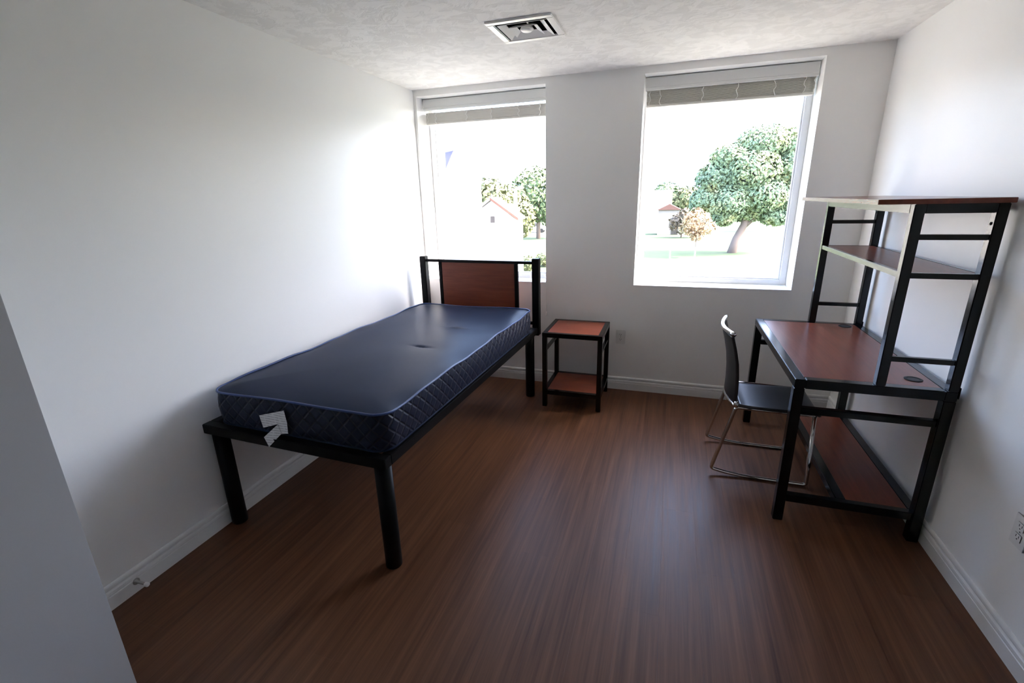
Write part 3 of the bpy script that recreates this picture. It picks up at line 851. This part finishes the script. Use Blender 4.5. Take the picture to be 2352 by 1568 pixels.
tree('sapling', (4.09, 38.27, GZ), 'small orange autumn sapling staked on the lawn', M_LEAF_ORANGE,
     [B(-0.1, 0, 3.0, 1.15, 1.1, .85), B(-0.5, 0, 2.4, .9, .9, .6), B(0.6, 0, 2.5, .85, .9, .6), B(0, 0, 1.8, .6, .6, .5), B(-0.2, 0, 3.6, .6, .6, .45)],
     1100, 0.14, [([(0, 0, -0.1), (0.02, 0, 1.2), (0, 0, 3.2)], [0.05, 0.045, 0.015])])
for (sx, sy, lab) in ((2.13, 36.6, 'pale wooden stake on the lawn left of the orange sapling'), (4.05, 37.3, 'pale wooden stake at the foot of the orange sapling')):
    s_ = MB().tube([(0, 0, -0.1), (0, 0, 0.9), (0, 0, 0.95)], [0.045, 0.045, 0.02], 8).build('lawn_stake', M_LAMP)
    s_.location = (sx, sy, GZ); tag(s_, lab, 'stake')
tree('rust_shrub', (3.3, 58, GZ), 'rusty brown bush standing behind the orange sapling', M_LEAF_RUST,
     [B(0, 0, 1.7, 1.6, 1.3, 1.3), B(1.2, 0, 1.5, 1.2, 1.2, 1.2), B(.3, 0, 2.7, 1.0, 1, .8)], 900, 0.22, [([(0, 0, -.1), (0, 0, 1.5)], [0.1, 0.05])], cat='shrub')
tree('autumn_tree', (16.6, 68, GZ), 'autumn coloured tree half hidden at the window edge behind the shade tree', M_LEAF_RUST,
     [B(-1.2, 0, 6.2, 3.0, 2.6, 3.4), B(1.0, 0, 7.6, 2.4, 2.4, 2.8), B(-2.8, 0, 4.6, 1.8, 2, 2.2)], 2600, 0.30, [([(0, 0, -.1), (0, 0, 4)], [0.3, 0.2])])
far_specs = [(-6.0, 112, 5.2, 7.0, M_LEAF_LIME, 'yellow green far tree at the left edge of the right window'),
             (0.5, 118, 4.6, 8.0, M_LEAF_GREEN, 'rounded green far tree behind the pale low building'),
             (5.2, 105, 3.8, 7.0, M_LEAF_LIME, 'lime far tree left of the shade tree crown')]
for (fx, fy, rr, hh, mm_, lab) in far_specs:
    tree('far_tree', (fx, fy, GZ), lab, mm_, [B(0, 0, hh*.55, rr*.8, rr*.7, hh*.42), B(-rr*.5, 0, hh*.45, rr*.55, rr*.5, hh*.35), B(rr*.5, 0, hh*.42, rr*.55, rr*.5, hh*.33)], 1500, 0.45, [([(0, 0, -.1), (0, 0, hh*.5)], [0.35, 0.2])])
# trees seen through the left window
def left_tree(u_dir, dist, hh, rr, mm_, lab, leaves=2200, size=0.30):
    d = Vector((u_dir, math.sqrt(1-u_dir*u_dir)))
    tree('garden_tree', (CAM.x+d.x*dist, CAM.y+d.y*dist, GZ), lab, mm_,
         [B(0, 0, hh*.62, rr, rr*.9, hh*.38), B(-rr*.6, 0, hh*.48, rr*.65, rr*.6, hh*.34), B(rr*.6, 0, hh*.46, rr*.65, rr*.6, hh*.34)], leaves, size, [([(0, 0, -.1), (0, 0, hh*.5)], [0.3, 0.18])])
left_tree(-0.352, 50, 7.2, 2.2, M_LEAF_LIME, 'yellow green tree behind the roof slope of the white gabled house')
left_tree(-0.318, 54, 6.6, 2.3, M_LEAF_LIME, 'yellow green tree behind the white lamp post')
left_tree(-0.262, 62, 8.9, 3.6, M_LEAF_GREEN, 'tall fresh green tree at the right edge of the left window', 3200)
for (ux, dist, hh, rr, lab) in ((-0.348, 31, 1.9, 0.62, 'upright dark shrub at the corner of the white gabled house'), (-0.283, 33, 1.2, 0.75, 'low round shrub beyond the headboard in the left window'), (-0.250, 36.5, 1.0, 0.8, 'low shrub beside the right jamb of the left window')):
    d = Vector((ux, math.sqrt(1-ux*ux)))
    tree('garden_shrub', (CAM.x+d.x*dist, CAM.y+d.y*dist, GZ), lab, M_LEAF_SHRUB, [B(0, 0, hh*.55, rr, rr, hh*.5), B(rr*.3, 0, hh*.4, rr*.8, rr*.8, hh*.4)], 700, 0.10, [([(0, 0, -.1), (0, 0, hh*.5)], [0.04, 0.02])], cat='shrub')

# white gabled house with brown fascia (left window)
hy = 18.0
ho_ = thing('gabled_house', (-8.0, hy, GZ), 0, 'white gabled house with brown fascia seen through the left window', 'house')
off = (-8.0, hy, GZ)
ax, az, ex, ez = -6.152, 1.50, -4.784, 0.56            # ridge and right eave on the gable face
lx = 2*ax-ex-0.6
MB().prism([(lx, hy, GZ), (ex-0.12, hy, GZ), (ex-0.12, hy, ez-0.02), (ax, hy, az-0.06), (lx, hy, ez-0.42)], (0, 1.0, 0)).build('wall', M_STUCCO, ho_, off=off)
MB().prism([(ax, hy-0.15, az), (ex, hy-0.15, ez), (ex, hy-0.15, ez+0.10), (ax, hy-0.15, az+0.11)], (0, 1.2, 0)).build('roof_slope', M_ROOF, ho_, off=off)
MB().prism([(ax, hy-0.15, az), (lx, hy-0.15, ez-0.40), (lx, hy-0.15, ez-0.30), (ax, hy-0.15, az+0.11)], (0, 1.2, 0)).build('roof_slope', M_ROOF, ho_, off=off)
MB().prism([(ax, hy-0.19, az-0.02), (ex+0.02, hy-0.19, ez-0.03), (ex+0.02, hy-0.19, ez+0.09), (ax, hy-0.19, az+0.10)], (0, 0.04, 0)).build('fascia_board', M_BROWN, ho_, off=off)
wq = box('window', M_LAMP, (-6.24, -5.96, hy-0.03, hy, 0.38, 0.76), ho_, off=off)
box('pane', M_DGLASS, (-6.21, -5.99, hy-0.04, hy-0.03, 0.42, 0.73), wq, off=off)
# taller white stucco house further left
hy = 14.0
off = (-8.4, hy, GZ)
h2 = thing('stucco_house', off, 0, 'tall white stucco house filling the left part of the left window', 'house')
MB().prism([(-14.0, hy, GZ), (-6.10, hy, GZ), (-6.10, hy, 3.45), (-9.4, hy, 5.6), (-14.0, hy, 2.6)], (0, 2.65, 0)).build('wall', M_STUCCO, h2, off=off)
MB().prism([(-9.4, hy-0.2, 5.62), (-6.0, hy-0.2, 3.40), (-6.0, hy-0.2, 3.50), (-9.4, hy-0.2, 5.74)], (0, 2.85, 0)).build('roof_slope', M_STUCCO, h2, off=off)
MB().prism([(-9.4, hy-0.2, 5.62), (-14.1, hy-0.2, 2.56), (-14.1, hy-0.2, 2.66), (-9.4, hy-0.2, 5.74)], (0, 2.85, 0)).build('roof_slope', M_STUCCO, h2, off=off)
MB().prism([(-6.471, hy-0.04, 3.30), (-6.115, hy-0.04, 3.35), (-6.474, hy-0.04, 2.72)], (0, 0.04, 0)).build('gable_shade_patch', M_SHADE, h2, off=off)  # flat triangle carrying the shade under the eave as colour
# lamp post
d = Vector((-0.3065, 0.952)); lp = Vector((CAM.x+d.x*34, CAM.y+d.y*34, GZ))
lt = thing('lamp_post', lp, 0, 'white street lamp post rising behind the white gabled house', 'lamp post')
MB().tube([(0, 0, -0.05), (0, 0, 3), (0, 0, 5.45)], [0.17, 0.15, 0.13], 10).build('pole', M_LAMP, lt, smooth=True)
MB().tube(fillet([(0, 0, 5.40), (0.02, 0, 5.72), (0.32, 0, 5.80)], 0.15, 5), 0.10, 8).build('arm', M_LAMP, lt, smooth=True)
MB().lathe([(0.03, 0.0), (0.10, 0.03), (0.12, 0.22), (0.05, 0.42)], (0.20, 0, 5.78), (1, 0, 0.05), 12).build('lamp_head', M_LAMP, lt, smooth=True)
# parked car
co_ = (-17.6, 66, GZ+0.03)
car = thing('parked_car', co_, 0.1, 'pale parked car at the far right of the left window', 'car')
MB().prism([(-2.1, -.85, .35), (2.1, -.85, .35), (2.15, -.85, .75), (1.2, -.85, .92), (-1.9, -.85, .98), (-2.15, -.85, .8)], (0, 1.7, 0)).build('body', M_CAR, car, 0.05)
MB().prism([(-1.6, -.75, .95), (1.1, -.75, .90), (0.45, -.70, 1.42), (-1.1, -.70, 1.45)], (0, 1.45, 0)).build('cabin', M_DGLASS, car, 0.04)
for wx in (-1.3, 1.3):
    for wy in (-.86, .70): MB().lathe([(0.2, 0), (0.33, 0.01), (0.33, 0.15), (0.2, 0.16)], (wx, wy, 0.33), (0, 1, 0), 18).build('wheel', M_RUBBER, car)
# low buildings beyond the lawn (right window)
off = (-1.6, 82, GZ)
lb_ = thing('low_building', off, 0, 'pale flat roofed low building across the lawn left of the shade tree', 'building')
MB().box(-9.5, 1.87, 82, 90, GZ, 1.9).build('wall', M_STUCCO, lb_, off=off)
box('roof_cap', M_LAMP, (-9.8, 2.1, 81.8, 90.2, 1.9, 2.15), lb_, off=off)
for k in range(6):
    wx = -8.4+k*1.7
    wq = box('window', M_LAMP, (wx-.45, wx+.45, 81.95, 82.0, -.1, 1.1), lb_, off=off)
    box('pane', M_ROOF, (wx-.38, wx+.38, 81.93, 81.95, -.03, 1.03), wq, off=off)
off = (1.7, 62, GZ)
bs = thing('brick_shed', off, 0, 'small red brick outbuilding behind the rusty bush', 'building')
MB().box(0.35, 3.0, 62, 64.5, GZ, -0.45).build('wall', M_BRICK, bs, off=off)
MB().prism([(0.15, 61.8, -0.45), (3.2, 61.8, -0.45), (1.7, 61.8, 0.3)], (0, 2.9, 0)).build('roof', M_BROWN, bs, off=off)
box('door', M_DGLASS, (2.1, 2.9, 61.96, 62, GZ, -1.4), bs, off=off)
